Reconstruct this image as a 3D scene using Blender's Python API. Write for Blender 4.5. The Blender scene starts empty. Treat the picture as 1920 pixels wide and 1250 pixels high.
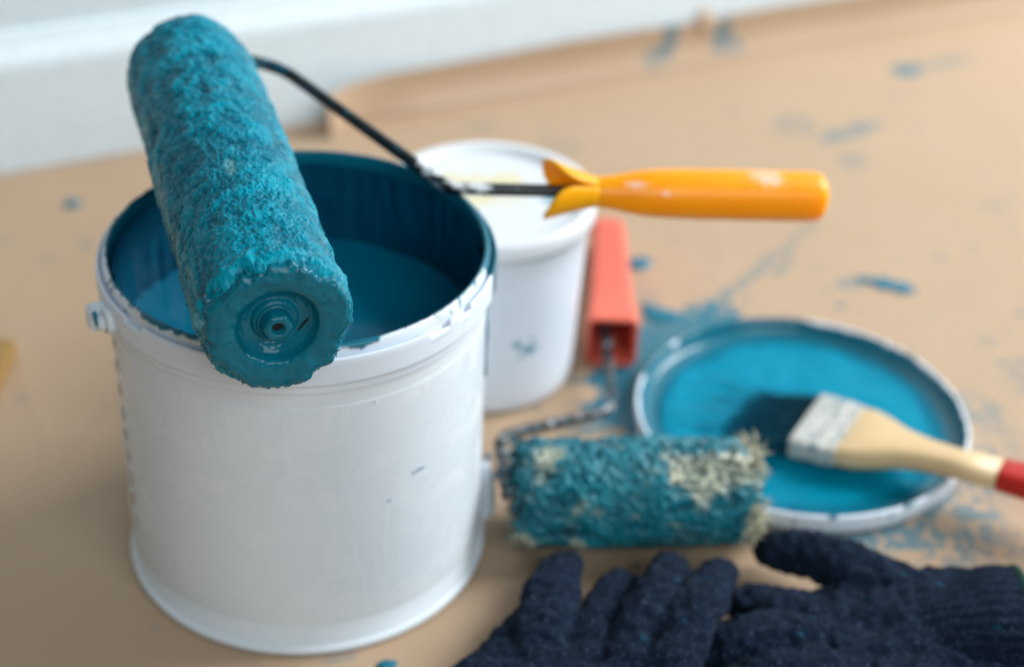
import bpy, bmesh, math, random
import numpy as np
from mathutils import Vector, Matrix

random.seed(7)
rng = np.random.default_rng(7)
SC = bpy.context.scene
COL = SC.collection

# ------------------------------------------------------------------ camera, world, lamps, exposure
CAM_O = np.array([0.0, -0.7855, 0.6752])
YAW, PITCH, ROLL = 0.148, 0.5942, 0.0432
FW = np.array([math.sin(YAW)*math.cos(PITCH), math.cos(YAW)*math.cos(PITCH), -math.sin(PITCH)])
_r = np.array([math.cos(YAW), -math.sin(YAW), 0.0]); _u = np.cross(_r, FW)
CR = _r*math.cos(ROLL)+_u*math.sin(ROLL)
CU = -_r*math.sin(ROLL)+_u*math.cos(ROLL)
cd = bpy.data.cameras.new('camera'); cam = bpy.data.objects.new('camera', cd); COL.objects.link(cam)
m = Matrix.Identity(4)
for i in range(3):
    m[i][0], m[i][1], m[i][2], m[i][3] = CR[i], CU[i], -FW[i], CAM_O[i]
cam.matrix_world = m
cd.sensor_width = 36.0; cd.lens = 3202/1920*36.0
cd.clip_start = 0.02; cd.clip_end = 50
cd.dof.use_dof = True; cd.dof.focus_distance = 0.785; cd.dof.aperture_fstop = 3.3; cd.dof.aperture_blades = 9
SC.camera = cam

world = bpy.data.worlds.new('World'); SC.world = world; world.use_nodes = True
bg = world.node_tree.nodes['Background']
bg.inputs[0].default_value = (1.0, 0.97, 0.93, 1); bg.inputs[1].default_value = 0.13

def area(name, loc, target, sx, sy, energy, colr):
    l = bpy.data.lights.new(name, 'AREA'); l.shape = 'RECTANGLE'; l.size = sx; l.size_y = sy
    l.energy = energy; l.color = colr
    o = bpy.data.objects.new(name, l); COL.objects.link(o)
    d = Vector(target)-Vector(loc)
    o.matrix_world = Matrix.Translation(loc) @ d.to_track_quat('-Z', 'Y').to_matrix().to_4x4()
    return o
area('window_light', (2.6, 0.62, 1.75), (0.05, 0.05, 0.05), 1.5, 1.7, 124, (0.965, 0.985, 1.0))
area('front_fill_light', (0.9, -2.2, 1.7), (0.1, 0.1, 0.1), 1.8, 1.4, 35, (0.84, 0.94, 1.0))  # added soft fill from the camera side, no such source seen

SC.view_settings.view_transform = 'Standard'; SC.view_settings.look = 'None'
SC.view_settings.exposure = 0.27; SC.view_settings.gamma = 1.0; SC.view_settings.use_curve_mapping = False
SC.cycles.max_bounces = 8

# ------------------------------------------------------------------ helpers
def at(x, y, z=0.0):
    """layout helper: photo pixel -> point on the horizontal plane z"""
    d = FW + CR*(x-960)/3202 - CU*(y-625)/3202
    return CAM_O + d*((z-CAM_O[2])/d[2])

def _hash(ix, iy, iz, seed):
    h = (ix.astype(np.int64)*374761393 + iy.astype(np.int64)*668265263 + iz.astype(np.int64)*2147483647 + seed*974634777) & 0xFFFFFFFF
    h = ((h ^ (h >> 13))*1274126177) & 0xFFFFFFFF
    h = ((h ^ (h >> 16))*2246822519) & 0xFFFFFFFF
    return (h ^ (h >> 15)) & 0xFFFFFFFF

_G = rng.normal(size=(256, 3)); _G /= np.linalg.norm(_G, axis=1)[:, None]
def noise(P, scale, seed=0):
    """gradient noise, about -1..1; P (n,3)"""
    Q = P*scale; I = np.floor(Q).astype(np.int64); F = Q-I
    w = F*F*F*(F*(F*6-15)+10)
    out = np.zeros(len(P))
    for dx in (0, 1):
        for dy in (0, 1):
            for dz in (0, 1):
                g = _G[_hash(I[:, 0]+dx, I[:, 1]+dy, I[:, 2]+dz, seed) & 255]
                d = ((F-np.array([dx, dy, dz]))*g).sum(1)
                out += d*(w[:, 0] if dx else 1-w[:, 0])*(w[:, 1] if dy else 1-w[:, 1])*(w[:, 2] if dz else 1-w[:, 2])
    return out*1.6
def fbm(P, scale, oct=4, seed=0, gain=.5):
    o = 0; a = 1.0
    for k in range(oct):
        o = o+a*noise(P, scale*2**k, seed+k*17); a *= gain
    return o
def sstep(a, b, x):
    t = np.clip((x-a)/(b-a), 0, 1); return t*t*(3-2*t)

def empty(name, loc):
    o = bpy.data.objects.new(name, None); COL.objects.link(o); o.location = loc; o.empty_display_size = .02
    return o
def tag(o, label=None, cat=None, group=None, kind=None):
    if label: o['label'] = label
    if cat: o['category'] = cat
    if group: o['group'] = group
    if kind: o['kind'] = kind
    return o
def root_loc(p):
    v = Vector((0, 0, 0))
    while p is not None:
        v = v+p.location; p = p.parent
    return v
def mesh(name, V, F, mat, parent=None, smooth=True, attrs=None):
    """V in world coordinates; linked as one object, local to its parent"""
    V = np.asarray(V, float)
    if parent is not None:
        loc = np.zeros(3); base = np.array(root_loc(parent))
    else:
        loc = np.array([(V[:, 0].min()+V[:, 0].max())/2, (V[:, 1].min()+V[:, 1].max())/2, V[:, 2].min()]); base = loc
    me = bpy.data.meshes.new(name)
    me.from_pydata((V-base).tolist() if len(V) < 3000 else [], [], F if len(V) < 3000 else [])
    if len(V) >= 3000:
        F = np.asarray(F, np.int32)
        n, k = F.shape
        me.vertices.add(len(V)); me.vertices.foreach_set('co', (V-base).astype(np.float32).ravel())
        me.loops.add(n*k); me.loops.foreach_set('vertex_index', F.ravel())
        me.polygons.add(n); me.polygons.foreach_set('loop_start', np.arange(n, dtype=np.int32)*k)
        me.update(calc_edges=True); me.validate()
    if smooth:
        me.polygons.foreach_set('use_smooth', [True]*len(me.polygons))
    if attrs:
        for k, a in attrs.items():
            at_ = me.attributes.new(k, 'FLOAT', 'POINT'); at_.data.foreach_set('value', np.asarray(a, np.float32))
    me.materials.append(mat)
    o = bpy.data.objects.new(name, me); COL.objects.link(o)
    if parent is not None: o.parent = parent
    else: o.location = loc
    return o
def gridfaces(nu, nv, closeu=True, closev=False):
    """index v*nu+u"""
    U = np.arange(nu if closeu else nu-1); Vv = np.arange(nv if closev else nv-1)
    u, v = np.meshgrid(U, Vv)
    u = u.ravel(); v = v.ravel(); u2 = (u+1) % nu; v2 = (v+1) % nv
    return np.stack([v*nu+u, v*nu+u2, v2*nu+u2, v2*nu+u], 1)
def basis(a):
    a = np.asarray(a, float); a = a/np.linalg.norm(a)
    t = np.array([0, 0, 1.0]) if abs(a[2]) < .9 else np.array([1.0, 0, 0])
    x = np.cross(t, a); x /= np.linalg.norm(x); y = np.cross(a, x)
    return x, y, a
def lathe_pts(prof, seg, org=(0, 0, 0), axis=(0, 0, 1)):
    """prof: list of (radius, height); returns verts, faces, angle, (r,h)"""
    x, y, a = basis(axis)
    if abs(axis[2]) > .9: x, y = np.array([1.0, 0, 0]), np.array([0, 1.0, 0])
    prof = np.asarray(prof, float); t = np.arange(seg)/seg*2*np.pi
    ring = np.cos(t)[:, None]*x+np.sin(t)[:, None]*y
    V = (np.asarray(org)+prof[:, None, 1:2]*a+prof[:, None, 0:1]*ring[None]).reshape(-1, 3)
    return V, gridfaces(seg, len(prof)), np.tile(t, len(prof)), np.repeat(prof, seg, 0)
def dense(prof, step):
    """resample a polyline profile, keeping its corners"""
    out = [prof[0]]
    for p, q in zip(prof[:-1], prof[1:]):
        n = max(1, int(math.hypot(q[0]-p[0], q[1]-p[1])/step))
        out += [(p[0]+(q[0]-p[0])*k/n, p[1]+(q[1]-p[1])*k/n) for k in range(1, n+1)]
    return out
def lathe(name, prof, mat, parent=None, seg=96, org=(0, 0, 0), axis=(0, 0, 1), smooth=True):
    V, F, _, _ = lathe_pts(prof, seg, org, axis)
    return mesh(name, V, F.tolist(), mat, parent, smooth)
def spline(pts, n):
    P = np.asarray(pts, float); P = np.vstack([2*P[0]-P[1], P, 2*P[-1]-P[-2]])
    out = []
    for i in range(1, len(P)-2):
        for k in range(n):
            t = k/n
            out.append(.5*((2*P[i])+(P[i+1]-P[i-1])*t+(2*P[i-1]-5*P[i]+4*P[i+1]-P[i+2])*t*t+(-P[i-1]+3*P[i]-3*P[i+1]+P[i+2])*t**3))
    out.append(P[-2]); return np.array(out)
def fillet(pts, rad, n=6):
    """polyline with rounded corners"""
    P = [np.asarray(p, float) for p in pts]; out = [P[0]]
    for i in range(1, len(P)-1):
        a = P[i-1]-P[i]; b = P[i+1]-P[i]
        la, lb = np.linalg.norm(a), np.linalg.norm(b); r = min(rad, la*.48, lb*.48)
        p0 = P[i]+a/la*r; p2 = P[i]+b/lb*r
        for k in range(n+1):
            t = k/n; out.append((1-t)**2*p0+2*t*(1-t)*P[i]+t*t*p2)
    out.append(P[-1]); return np.array(out)
def tube_pts(P, rad, seg=12, flat=1.0, cap=True, up=None):
    P = np.asarray(P, float); n = len(P); rad = np.broadcast_to(np.asarray(rad, float), (n,)).copy()
    T = np.gradient(P, axis=0); T /= np.linalg.norm(T, axis=1)[:, None]
    if up is None:
        x, y, _ = basis(T[0]); X = [x]
        for i in range(1, n):
            x = X[-1]-T[i]*(X[-1]@T[i]); X.append(x/np.linalg.norm(x))
        X = np.array(X); Y = np.cross(T, X)
    else:
        X = np.cross(T, up); X /= np.linalg.norm(X, axis=1)[:, None]; Y = np.cross(X, T)
    if cap:
        P = np.vstack([P[:1], P, P[-1:]]); rad = np.concatenate([[1e-5], rad, [1e-5]])
        X = np.vstack([X[:1], X, X[-1:]]); Y = np.vstack([Y[:1], Y, Y[-1:]])
    t = np.arange(seg)/seg*2*np.pi
    V = P[:, None]+rad[:, None, None]*(np.cos(t)[None, :, None]*X[:, None]+flat*np.sin(t)[None, :, None]*Y[:, None])
    return V.reshape(-1, 3), gridfaces(seg, len(P))
def tube(name, P, rad, mat, parent=None, seg=12, flat=1.0, up=None):
    V, F = tube_pts(P, rad, seg, flat, True, up); return mesh(name, V, F.tolist(), mat, parent)
def bevel_box(name, cx, cy, z0, sx, sy, sz, rot, mat, parent=None, bev=.003):
    bm = bmesh.new(); bmesh.ops.create_cube(bm, size=1)
    bmesh.ops.scale(bm, vec=(sx, sy, sz), verts=bm.verts)
    bmesh.ops.bevel(bm, geom=bm.edges[:], offset=bev, segments=3, affect='EDGES')
    R = Matrix.Rotation(rot, 3, 'Z'); bmesh.ops.transform(bm, matrix=R.to_4x4(), verts=bm.verts)
    V = [(v.co.x+cx, v.co.y+cy, v.co.z+z0+sz/2) for v in bm.verts]; F = [[v.index for v in f.verts] for f in bm.faces]
    bm.free(); return mesh(name, V, F, mat, parent, smooth=False)

# ------------------------------------------------------------------ materials
class NT:
    def __init__(s, name):
        s.m = bpy.data.materials.new(name); s.m.use_nodes = True; s.t = s.m.node_tree
        s.b = s.t.nodes['Principled BSDF']; s.out = s.t.nodes['Material Output']
    def n(s, typ, **kw):
        o = s.t.nodes.new(typ)
        for k, v in kw.items():
            if k.startswith('_'): setattr(o, k[1:], v)
            else: s.set(o, k, v)
        return o
    def set(s, node, key, v):
        i = node.inputs[int(key[1:])] if key[0] == 'i' and key[1:].isdigit() else node.inputs[key]
        if hasattr(v, 'is_output') or isinstance(v, bpy.types.NodeSocket): s.t.links.new(v, i)
        else: i.default_value = v
    def coord(s): return s.n('ShaderNodeTexCoord').outputs['Object']
    def noise(s, scale, detail=4, rough=.55, vec=None, dist=0.0):
        o = s.n('ShaderNodeTexNoise'); o.inputs['Scale'].default_value = scale; o.inputs['Detail'].default_value = detail
        o.inputs['Roughness'].default_value = rough; o.inputs['Distortion'].default_value = dist
        s.t.links.new(vec if vec is not None else s.coord(), o.inputs['Vector']); return o.outputs['Fac']
    def ramp(s, fac, stops):
        o = s.n('ShaderNodeValToRGB'); s.t.links.new(fac, o.inputs['Fac']); e = o.color_ramp.elements
        while len(e) < len(stops): e.new(.5)
        for k, (p, c) in enumerate(stops):
            e[k].position = p; e[k].color = (c[0], c[1], c[2], 1) if hasattr(c, '__len__') else (c, c, c, 1)
        return o.outputs['Color']
    def mix(s, fac, a, b):
        o = s.n('ShaderNodeMix'); o.data_type = 'RGBA'
        for i, v in ((0, fac), (6, a), (7, b)):
            if isinstance(v, bpy.types.NodeSocket): s.t.links.new(v, o.inputs[i])
            else: o.inputs[i].default_value = (v if i == 0 else (v[0], v[1], v[2], 1))
        return o.outputs[2]
    def math(s, op, a, b=0.0, clamp=False):
        o = s.n('ShaderNodeMath'); o.operation = op; o.use_clamp = clamp
        for i, v in ((0, a), (1, b)):
            if isinstance(v, bpy.types.NodeSocket): s.t.links.new(v, o.inputs[i])
            else: o.inputs[i].default_value = v
        return o.outputs[0]
    def attr(s, name):
        o = s.n('ShaderNodeAttribute'); o.attribute_name = name; return o.outputs['Fac']
    def bump(s, h, strength, dist):
        o = s.n('ShaderNodeBump'); o.inputs['Strength'].default_value = strength; o.inputs['Distance'].default_value = dist
        s.t.links.new(h, o.inputs['Height']); s.t.links.new(o.outputs[0], s.b.inputs['Normal'])
    def P(s, **kw):
        for k, v in kw.items():
            key = {'base': 'Base Color', 'rough': 'Roughness', 'spec': 'Specular IOR Level', 'sss': 'Subsurface Weight', 'coat': 'Coat Weight',
                   'coatr': 'Coat Roughness', 'metal': 'Metallic', 'sheen': 'Sheen Weight', 'sssr': 'Subsurface Radius', 'ssss': 'Subsurface Scale', 'trans': 'Transmission Weight'}[k]
            if isinstance(v, tuple) and len(v) == 3 and k == 'base': v = (*v, 1)
            s.set(s.b, key, v)
        return s
    def blotches(s, base, col, spots, nscale=220, namp=.5, soft=.35):
        """stains with shapes of their own: ellipsoid spots (x,y,z,rx,ry,rz) in object space, ragged by noise"""
        c = s.coord(); nz = s.noise(nscale, 4, .6)
        cur = base; total = None
        for (x, y, z, rx, ry, rz) in spots:
            mp = s.n('ShaderNodeMapping'); mp.vector_type = 'TEXTURE'; s.t.links.new(c, mp.inputs['Vector'])
            mp.inputs['Location'].default_value = (x, y, z); mp.inputs['Scale'].default_value = (rx, ry, rz)
            ln = s.n('ShaderNodeVectorMath'); ln.operation = 'LENGTH'; s.t.links.new(mp.outputs[0], ln.inputs[0])
            d = s.math('ADD', ln.outputs['Value'], s.math('MULTIPLY', s.math('SUBTRACT', nz, .5), namp*3))
            f = s.math('DIVIDE', s.math('SUBTRACT', 1.0, d), soft, True)
            total = f if total is None else s.math('MAXIMUM', total, f)
        return s.mix(total, cur, col), total

TEAL = (0.004, 0.165, 0.255); TEAL_D = (0.002, 0.085, 0.145); WHITE = (0.69, 0.77, 0.86); CREAM = (0.62, 0.56, 0.40)

n = NT('wet_teal_paint'); nz = n.noise(160, 5)
n.P(base=n.mix(nz, (0.002, 0.11, 0.175), (0.004, 0.175, 0.265)), rough=.22, spec=.5); n.bump(n.noise(260, 5), .25, .0006); M_PAINT = n.m
n = NT('liquid_teal_paint'); n.P(base=(0.0002, 0.155, 0.265), rough=.14, spec=.15); n.bump(n.noise(28, 2), .12, .002); M_LIQ = n.m
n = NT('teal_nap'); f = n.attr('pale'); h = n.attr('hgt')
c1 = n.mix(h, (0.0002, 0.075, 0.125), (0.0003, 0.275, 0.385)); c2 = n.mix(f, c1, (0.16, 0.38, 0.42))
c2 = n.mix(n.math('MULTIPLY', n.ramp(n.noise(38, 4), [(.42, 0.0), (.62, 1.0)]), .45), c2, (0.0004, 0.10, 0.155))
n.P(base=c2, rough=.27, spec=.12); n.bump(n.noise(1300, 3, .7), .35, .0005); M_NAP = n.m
n = NT('shaggy_nap'); f = n.attr('pale'); h = n.attr('hgt')
c1 = n.mix(h, (0.0004, 0.050, 0.080), (0.0008, 0.205, 0.265)); n.P(base=n.mix(f, c1, n.mix(h, (0.36, 0.34, 0.2), (0.72, 0.68, 0.5))), rough=.34, spec=.4)
n.bump(n.noise(900, 3, .7), .5, .0006); M_SHAG = n.m
n = NT('white_plastic'); nz = n.noise(30, 5, .6)
n.P(base=n.mix(nz, (0.655, 0.735, 0.80), (0.725, 0.79, 0.845)), rough=.34, spec=.45, sss=.12, sssr=(.01, .01, .012), ssss=.5)
n.bump(n.noise(55, 3), .06, .002); M_WHITE = n.m
n = NT('rim_plastic_with_paint'); f = n.attr('paint'); f2 = n.attr('milky')
c1 = n.mix(f2, WHITE, (0.56, 0.63, 0.62)); n.P(base=n.mix(f, c1, (0.003, 0.135, 0.2)), rough=n.math('SUBTRACT', .36, n.math('MULTIPLY', f, .14)), spec=.5)
n.bump(n.math('ADD', f, n.math('MULTIPLY', n.noise(300, 3), .2)), .5, .0006); M_RIM = n.m
n = NT('label_film'); nz = n.noise(18, 5, .6); sm = n.ramp(n.noise(26, 3, .5, None, 1.5), [(.52, 0.0), (.62, 1.0)])
lc = n.mix(nz, (0.645, 0.725, 0.79), (0.71, 0.78, 0.835)); lc = n.mix(n.math('MULTIPLY', sm, .4), lc, (0.74, 0.80, 0.85))
mp = n.n('ShaderNodeMapping'); n.t.links.new(n.coord(), mp.inputs['Vector']); mp.inputs['Scale'].default_value = (1, 1, .07)
dr = n.math('MULTIPLY', n.ramp(n.noise(190, 2, .4, mp.outputs[0]), [(.55, 0.0), (.63, 1.0)]), n.ramp(n.noise(13, 2), [(.55, 0.0), (.65, 1.0)]))
lc = n.mix(n.math('MULTIPLY', dr, .12), lc, (0.78, 0.81, 0.85))
lc = n.mix(n.math('MULTIPLY', n.ramp(n.noise(420, 2, .5), [(.70, 0.0), (.74, 1.0)]), .35), lc, (0.30, 0.42, 0.46))
n.P(base=lc, rough=n.math('ADD', .24, n.math('MULTIPLY', sm, .18)), spec=.45); n.bump(n.math('ADD', n.math('MULTIPLY', n.noise(45, 4), .4), dr), .06, .0025); M_LABEL = n.m
def plain(name, col, rough=.5, spec=.4, **kw):
    k = NT(name); nz = k.noise(90, 4)
    k.P(base=k.mix(nz, tuple(c*.88 for c in col), tuple(min(1, c*1.1) for c in col)), rough=rough, spec=spec, **kw); k.bump(k.noise(350, 3), .08, .0005); return k.m
n = NT('black_steel_rod'); f = n.attr('paint'); f2 = n.attr('white')
c1 = n.mix(f, (0.006, 0.008, 0.01), (0.003, 0.07, 0.11)); n.P(base=n.mix(f2, c1, (0.62, 0.66, 0.68)), rough=.3, spec=.5); n.bump(n.noise(500, 3), .2, .0005); M_ROD = n.m
n = NT('kraft_paper'); f = n.attr('paint'); fibre = n.noise(700, 4, .7); big = n.noise(9, 5, .6)
pc = n.mix(big, (0.415, 0.286, 0.182), (0.47, 0.338, 0.228)); pc = n.mix(n.math('MULTIPLY', fibre, .25), pc, (0.36, 0.25, 0.16))
n.P(base=n.mix(f, pc, (0.008, 0.15, 0.22)), rough=n.math('SUBTRACT', .62, n.math('MULTIPLY', f, .3)), spec=.35); n.bump(n.math('ADD', n.noise(14, 3), n.math('MULTIPLY', fibre, .05)), .18, .004); M_PAPER = n.m

# ------------------------------------------------------------------ the setting: floor, wall
WN = np.array([.298, -.954, 0]); WN /= np.linalg.norm(WN); WD = np.array([.954, .298, 0]); WD /= np.linalg.norm(WD)
WP = np.array([-.123, .4911, 0.0])
def wall_y(x): return WP[1]+(x-WP[0])*.298/.954
def wpt(s, d, z): return WP+WD*s+WN*d+np.array([0, 0, z])

floor_m = plain('floor_boards', (.42, .33, .24), .5)
V = []; F = []
V = [(-2.2, -1.6, -.001), (2.4, -1.6, -.001), (2.4, 1.9, -.001), (-2.2, 1.9, -.001), (-2.2, -1.6, -.05), (2.4, -1.6, -.05), (2.4, 1.9, -.05), (-2.2, 1.9, -.05)]
tag(mesh('floor', V, [(0, 1, 2, 3), (4, 7, 6, 5), (0, 4, 5, 1), (1, 5, 6, 2), (2, 6, 7, 3), (3, 7, 4, 0)], floor_m, None, False), kind='structure')

wall_m = plain('wall_paint', (.68, .80, .86), .6)
base_m = plain('baseboard_paint', (.73, .84, .90), .35)
def wall_extrude(name, prof, mat, s0, s1, parent=None, smooth=False):
    """prof (d,z) swept along the wall"""
    V = [wpt(s, d, z) for s in (s0, s1) for d, z in prof]; k = len(prof)
    F = [(i, (i+1) % k, k+(i+1) % k, k+i) for i in range(k)]+[tuple(range(k))[::-1], tuple(range(k, 2*k))]
    return mesh(name, V, F, mat, parent, smooth)
wl = wall_extrude('wall', [(-.014, 0), (-.014, 1.0), (-.08, 1.0), (-.08, 0)], wall_m, -1.6, 1.9); tag(wl, kind='structure')
bb = wall_extrude('baseboard', [(-.0005, .0002), (-.0005, .088), (-.002, .094), (-.0055, .1), (-.009, .108), (-.0105, .1135), (-.0138, .115), (-.0138, .0002)], base_m, -1.6, 1.9); tag(bb, kind='structure')

# brown paper covering the floor, with paint marks as a mask of their own
def stamp(X, Y, spots, seed):
    P = np.stack([X, Y, 0*X], 1); nz = fbm(P, 130, 4, seed); nb = fbm(P, 45, 3, seed+5)
    out = np.zeros(len(X))
    for (x, y, rx, ry, ang, st, rag, dry) in spots:
        c, s = math.cos(ang), math.sin(ang); dx, dy = X-x, Y-y
        near = (np.abs(dx) < 2.2*max(rx, ry)) & (np.abs(dy) < 2.2*max(rx, ry))
        if not near.any(): continue
        u = (dx*c+dy*s)[near]/rx; v = (-dx*s+dy*c)[near]/ry
        d = np.sqrt(u*u+v*v)+rag*(nb[near]*.8+nz[near]*.5)
        m_ = sstep(1.08, .8, d)
        if dry > 0: m_ = m_*sstep(dry-.25, dry+.25, nz[near]*.7+nb[near]*.5+.5-np.maximum(d-.5, 0)*.3)
        out[near] = np.maximum(out[near], m_*st)
    return out
spots = []
def spot(px, py, rx, ry, ang=0, st=1., rag=.35, dry=0):
    p = at(px, py); spots.append((p[0], p[1], rx, ry, ang, st, rag, dry))
spot(1600, 535, .016, .010, 0, .45, .4, .3); spot(1700, 135, .016, .012, .3, .85, .3); spot(1770, 120, .045, .012, .35, .35, .4, .3)
spot(1590, 250, .040, .011, .45, .6, .4, .15); spot(1490, 238, .022, .020, 0, .5, .4, .25); spot(1600, 305, .015, .015, 0, .35, .4, .2)
spot(160, 460, .005, .006, 0, .3); spot(90, 490, .004, .005, 0, .2); spot(5, 455, .004, .004, 0, .3)
for k in range(9):
    t = k/8; spot(1520-200*t+random.uniform(-8, 8), 430+165*t, .016, .0075, .85, .25+.35*t, .5, .3)
spot(1470, 500, .02, .006, .9, .4, .5, .3); spot(1330, 598, .030, .022, .6, .95, .45, .1)
spot(1255, 640, .035, .034, .8, .9, .4, .0); spot(1185, 745, .030, .050, 0, .95, .4, .0); spot(1230, 690, .03, .05, 0, .95, .35)
spot(1140, 775, .022, .018, .2, .85, .5, .1); spot(1110, 805, .02, .012, 0, .6, .5, .3); spot(1215, 560, .01, .028, .2, .25, .5, .35)
spot(1660, 990, .075, .040, -.2, .75, .6, .42); spot(1760, 960, .05, .06, -.2, .7, .6, .42); spot(1560, 1010, .05, .03, 0, .8, .6, .35); spot(1800, 1010, .05, .05, 0, .5, .6, .5)
spot(1810, 770, .03, .03, 0, .4, .5, .45); spot(1860, 820, .03, .03, 0, .25, .5, .45); spot(1850, 640, .008, .008, 0, .2); spot(1000, 1190, .006, .004, 0, .3)
spot(1860, 390, .012, .012, 0, .15); spot(900, 240, .015, .012, 0, .25, .4, .3); spot(1050, 280, .02, .02, 0, .12); spot(40, 750, .004, .004, 0, .25); spot(640, 1235, .012, .004, .2, .25); spot(1980, 700, .05, .03, .4, .4, .5, .4)
spot(290, 1180, .004, .003, 0, .15); spot(330, 480, .01, .01, 0, .2)

for k in range(170):
    q = random.random()
    if q < .7: px, py = random.gauss(1500, 260), random.gauss(780, 210)
    else: px, py = random.uniform(950, 1920), random.uniform(150, 1240)
    r = random.choice((.0022, .0022, .003, .0042)); spot(px, py, r, r*random.uniform(.6, 1), random.random()*3, random.uniform(.25, .9), .2)
xs = np.concatenate([np.linspace(-2.0, -.32, 60)[:-1], np.linspace(-.32, .85, 640), np.linspace(.85, 2.2, 50)[1:]])
ss = np.concatenate([np.linspace(0.0005, .72, 400), np.linspace(.72, 1.7, 40)[1:]])
X, S = np.meshgrid(xs, ss); X = X.ravel(); S = S.ravel(); Y = wall_y(X)-S
P = np.stack([X, Y, 0*X], 1)
cr = .0010*sstep(.06, .0, np.abs(noise(P, 3.1, 21)))+.0007*sstep(.05, 0, np.abs(noise(P, 5.3, 22)))
Z = .0010+np.maximum(0, .0006*noise(P, 6, 3)+.0003*noise(P, 17, 4))*.6+cr*sstep(.06, .2, S)*.3
sheet = empty('paper_sheet', (0.3, .3, 0))
tag(sheet, 'brown kraft paper covering the floor, spattered with teal paint', 'paper')
pf = gridfaces(len(xs), len(ss), False)[:, ::-1]
mesh('floor_covering', np.stack([X, Y, Z], 1), pf, M_PAPER, sheet, True, {'paint': stamp(X, Y, spots, 11)})
# the strip turned up against the baseboard, its left end standing away from it
sv = np.linspace(.150, 1.35, 240); hv = np.concatenate([np.linspace(0, .02, 8), np.linspace(.02, 1, 16)[1:]])
S2, Hh = np.meshgrid(sv, hv); S2 = S2.ravel(); Hh = Hh.ravel()
flare = .034*np.exp(-np.maximum(S2-.150, 0)/.032)
top = .034+.004*noise(np.stack([S2, 0*S2, 0*S2], 1), 7, 9)+.004*sstep(.2, .5, S2)
d = .004+flare*(1-.25*Hh)+.012*(1-Hh)**3*sstep(.17, .25, S2)
PV = WP+WD*S2[:, None]+WN*d[:, None]; PV[:, 2] = .0022+Hh*top
fl_spots = []
for s_, z_, ra, rb, st in ((.49, .028, .008, .022, .7), (.47, .012, .008, .010, .5), (.545, .022, .009, .017, .75), (.56, .012, .007, .009, .6)):
    fl_spots.append((s_, z_, ra, rb, -.3, st, .3, 0))
fl = mesh('turned_up_edge', PV, gridfaces(len(sv), len(hv), False), M_PAPER, sheet, True, {'paint': stamp(S2, PV[:, 2], fl_spots, 5)})
md = fl.modifiers.new('thickness', 'SOLIDIFY'); md.thickness = .0006

tape_m = plain('masking_tape', (.50, .35, .24), .6)
for s_, w, lab in ((.527, .013, 'short strip of brown tape holding the turned-up paper near the blue smears'), (.845, .016, 'short strip of brown tape on the paper edge in the far top right corner')):
    prof = [(.0006, .049), (.0008, .043), (.0036, .039), (.0040, .034), (.0046, .028)]
    V = [wpt(s_+k*w/4-w/2, dd+.0012, z) for k in range(5) for dd, z in prof]
    F = [(k*5+j, k*5+j+1, k*5+j+6, k*5+j+5) for k in range(4) for j in range(4)]
    o = tag(mesh('masking_tape', V, F, tape_m, None, True), lab, 'tape', 'tape strips on the paper edge'); o.modifiers.new('thickness', 'SOLIDIFY').thickness = .0004

# ------------------------------------------------------------------ drops of paint on the paper
def paint_drop(pts, label, h=.0016, seed=0):
    """outline of lobes (x,y,r) merged into one low dome"""
    pts = np.asarray(pts); cx, cy = pts[:, 0].mean(), pts[:, 1].mean()
    nu, nv = 40, 8; V = []
    for j in range(nv):
        for i in range(nu):
            a = 2*math.pi*i/nu; R = 0
            for (x, y, r) in pts:          # farthest reach along the direction
                b = (x-cx)*math.cos(a)+(y-cy)*math.sin(a); c = (x-cx)**2+(y-cy)**2-r*r; q = b*b-c
                if q > 0: R = max(R, b+math.sqrt(q))
            R = max(R, .0012)*(1+.06*math.sin(5*a+seed)+.04*math.sin(9*a+2*seed)); t = j/(nv-1)
            V.append((cx+R*(1-t)*math.cos(a), cy+R*(1-t)*math.sin(a), .0017+h*math.sqrt(max(0, 1-(1-t)**2))))
    o = mesh('paint_drop', V, gridfaces(nu, nv).tolist(), M_PAINT)
    return tag(o, label, 'paint drop', 'paint drops on the paper')
def drop_at(px, py, rel, label, seed):
    p = at(px, py, .001); paint_drop([(p[0]+x, p[1]+y, r) for x, y, r in rel], label, seed=seed)
drop_at(1655, 532, [(0, 0, .009), (-.012, .006, .005), (.012, -.007, .008), (.02, -.011, .004)], 'bright teal paint drop alone on the bare paper behind the lid', 1)
drop_at(1195, 497, [(0, 0, .0085), (.004, .003, .008)], 'round teal paint drop beside the middle of the red handle', 2)
drop_at(1228, 590, [(0, 0, .010), (.010, -.003, .008), (-.003, .010, .005)], 'teal paint drop between the red handle and the round lid', 3)
drop_at(135, 383, [(0, 0, .0065)], 'small dark teal paint drop left of the open bucket near the baseboard', 4)
drop_at(722, 1249, [(0, 0, .0045), (.004, .001, .003)], 'small teal paint drop in front of the open bucket at the bottom edge', 5)
drop_at(915, 858, [(0, 0, .0028)], 'tiny dark paint drop right of the open bucket beside the shaggy roller', 6)

# ------------------------------------------------------------------ the open bucket
bk = empty('paint_bucket', (0, 0, .002))
tag(bk, 'open white plastic bucket half full of teal paint with a roller lying across it', 'bucket')
Z0 = .002
body = [(.001, Z0+.006), (.098, Z0+.006), (.0995, .012), (.0988, .19), (.0992, .2), (.1008, .2), (.1012, .178), (.1010, .12), (.1016, .05), (.1020, .0075), (.1030, .0068), (.1040, .0062), (.1044, .0040), (.1040, Z0), (.0990, Z0), (.0985, .0045), (.001, .0045)]
lathe('body', dense(body, .02), M_WHITE, bk, 160)
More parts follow.
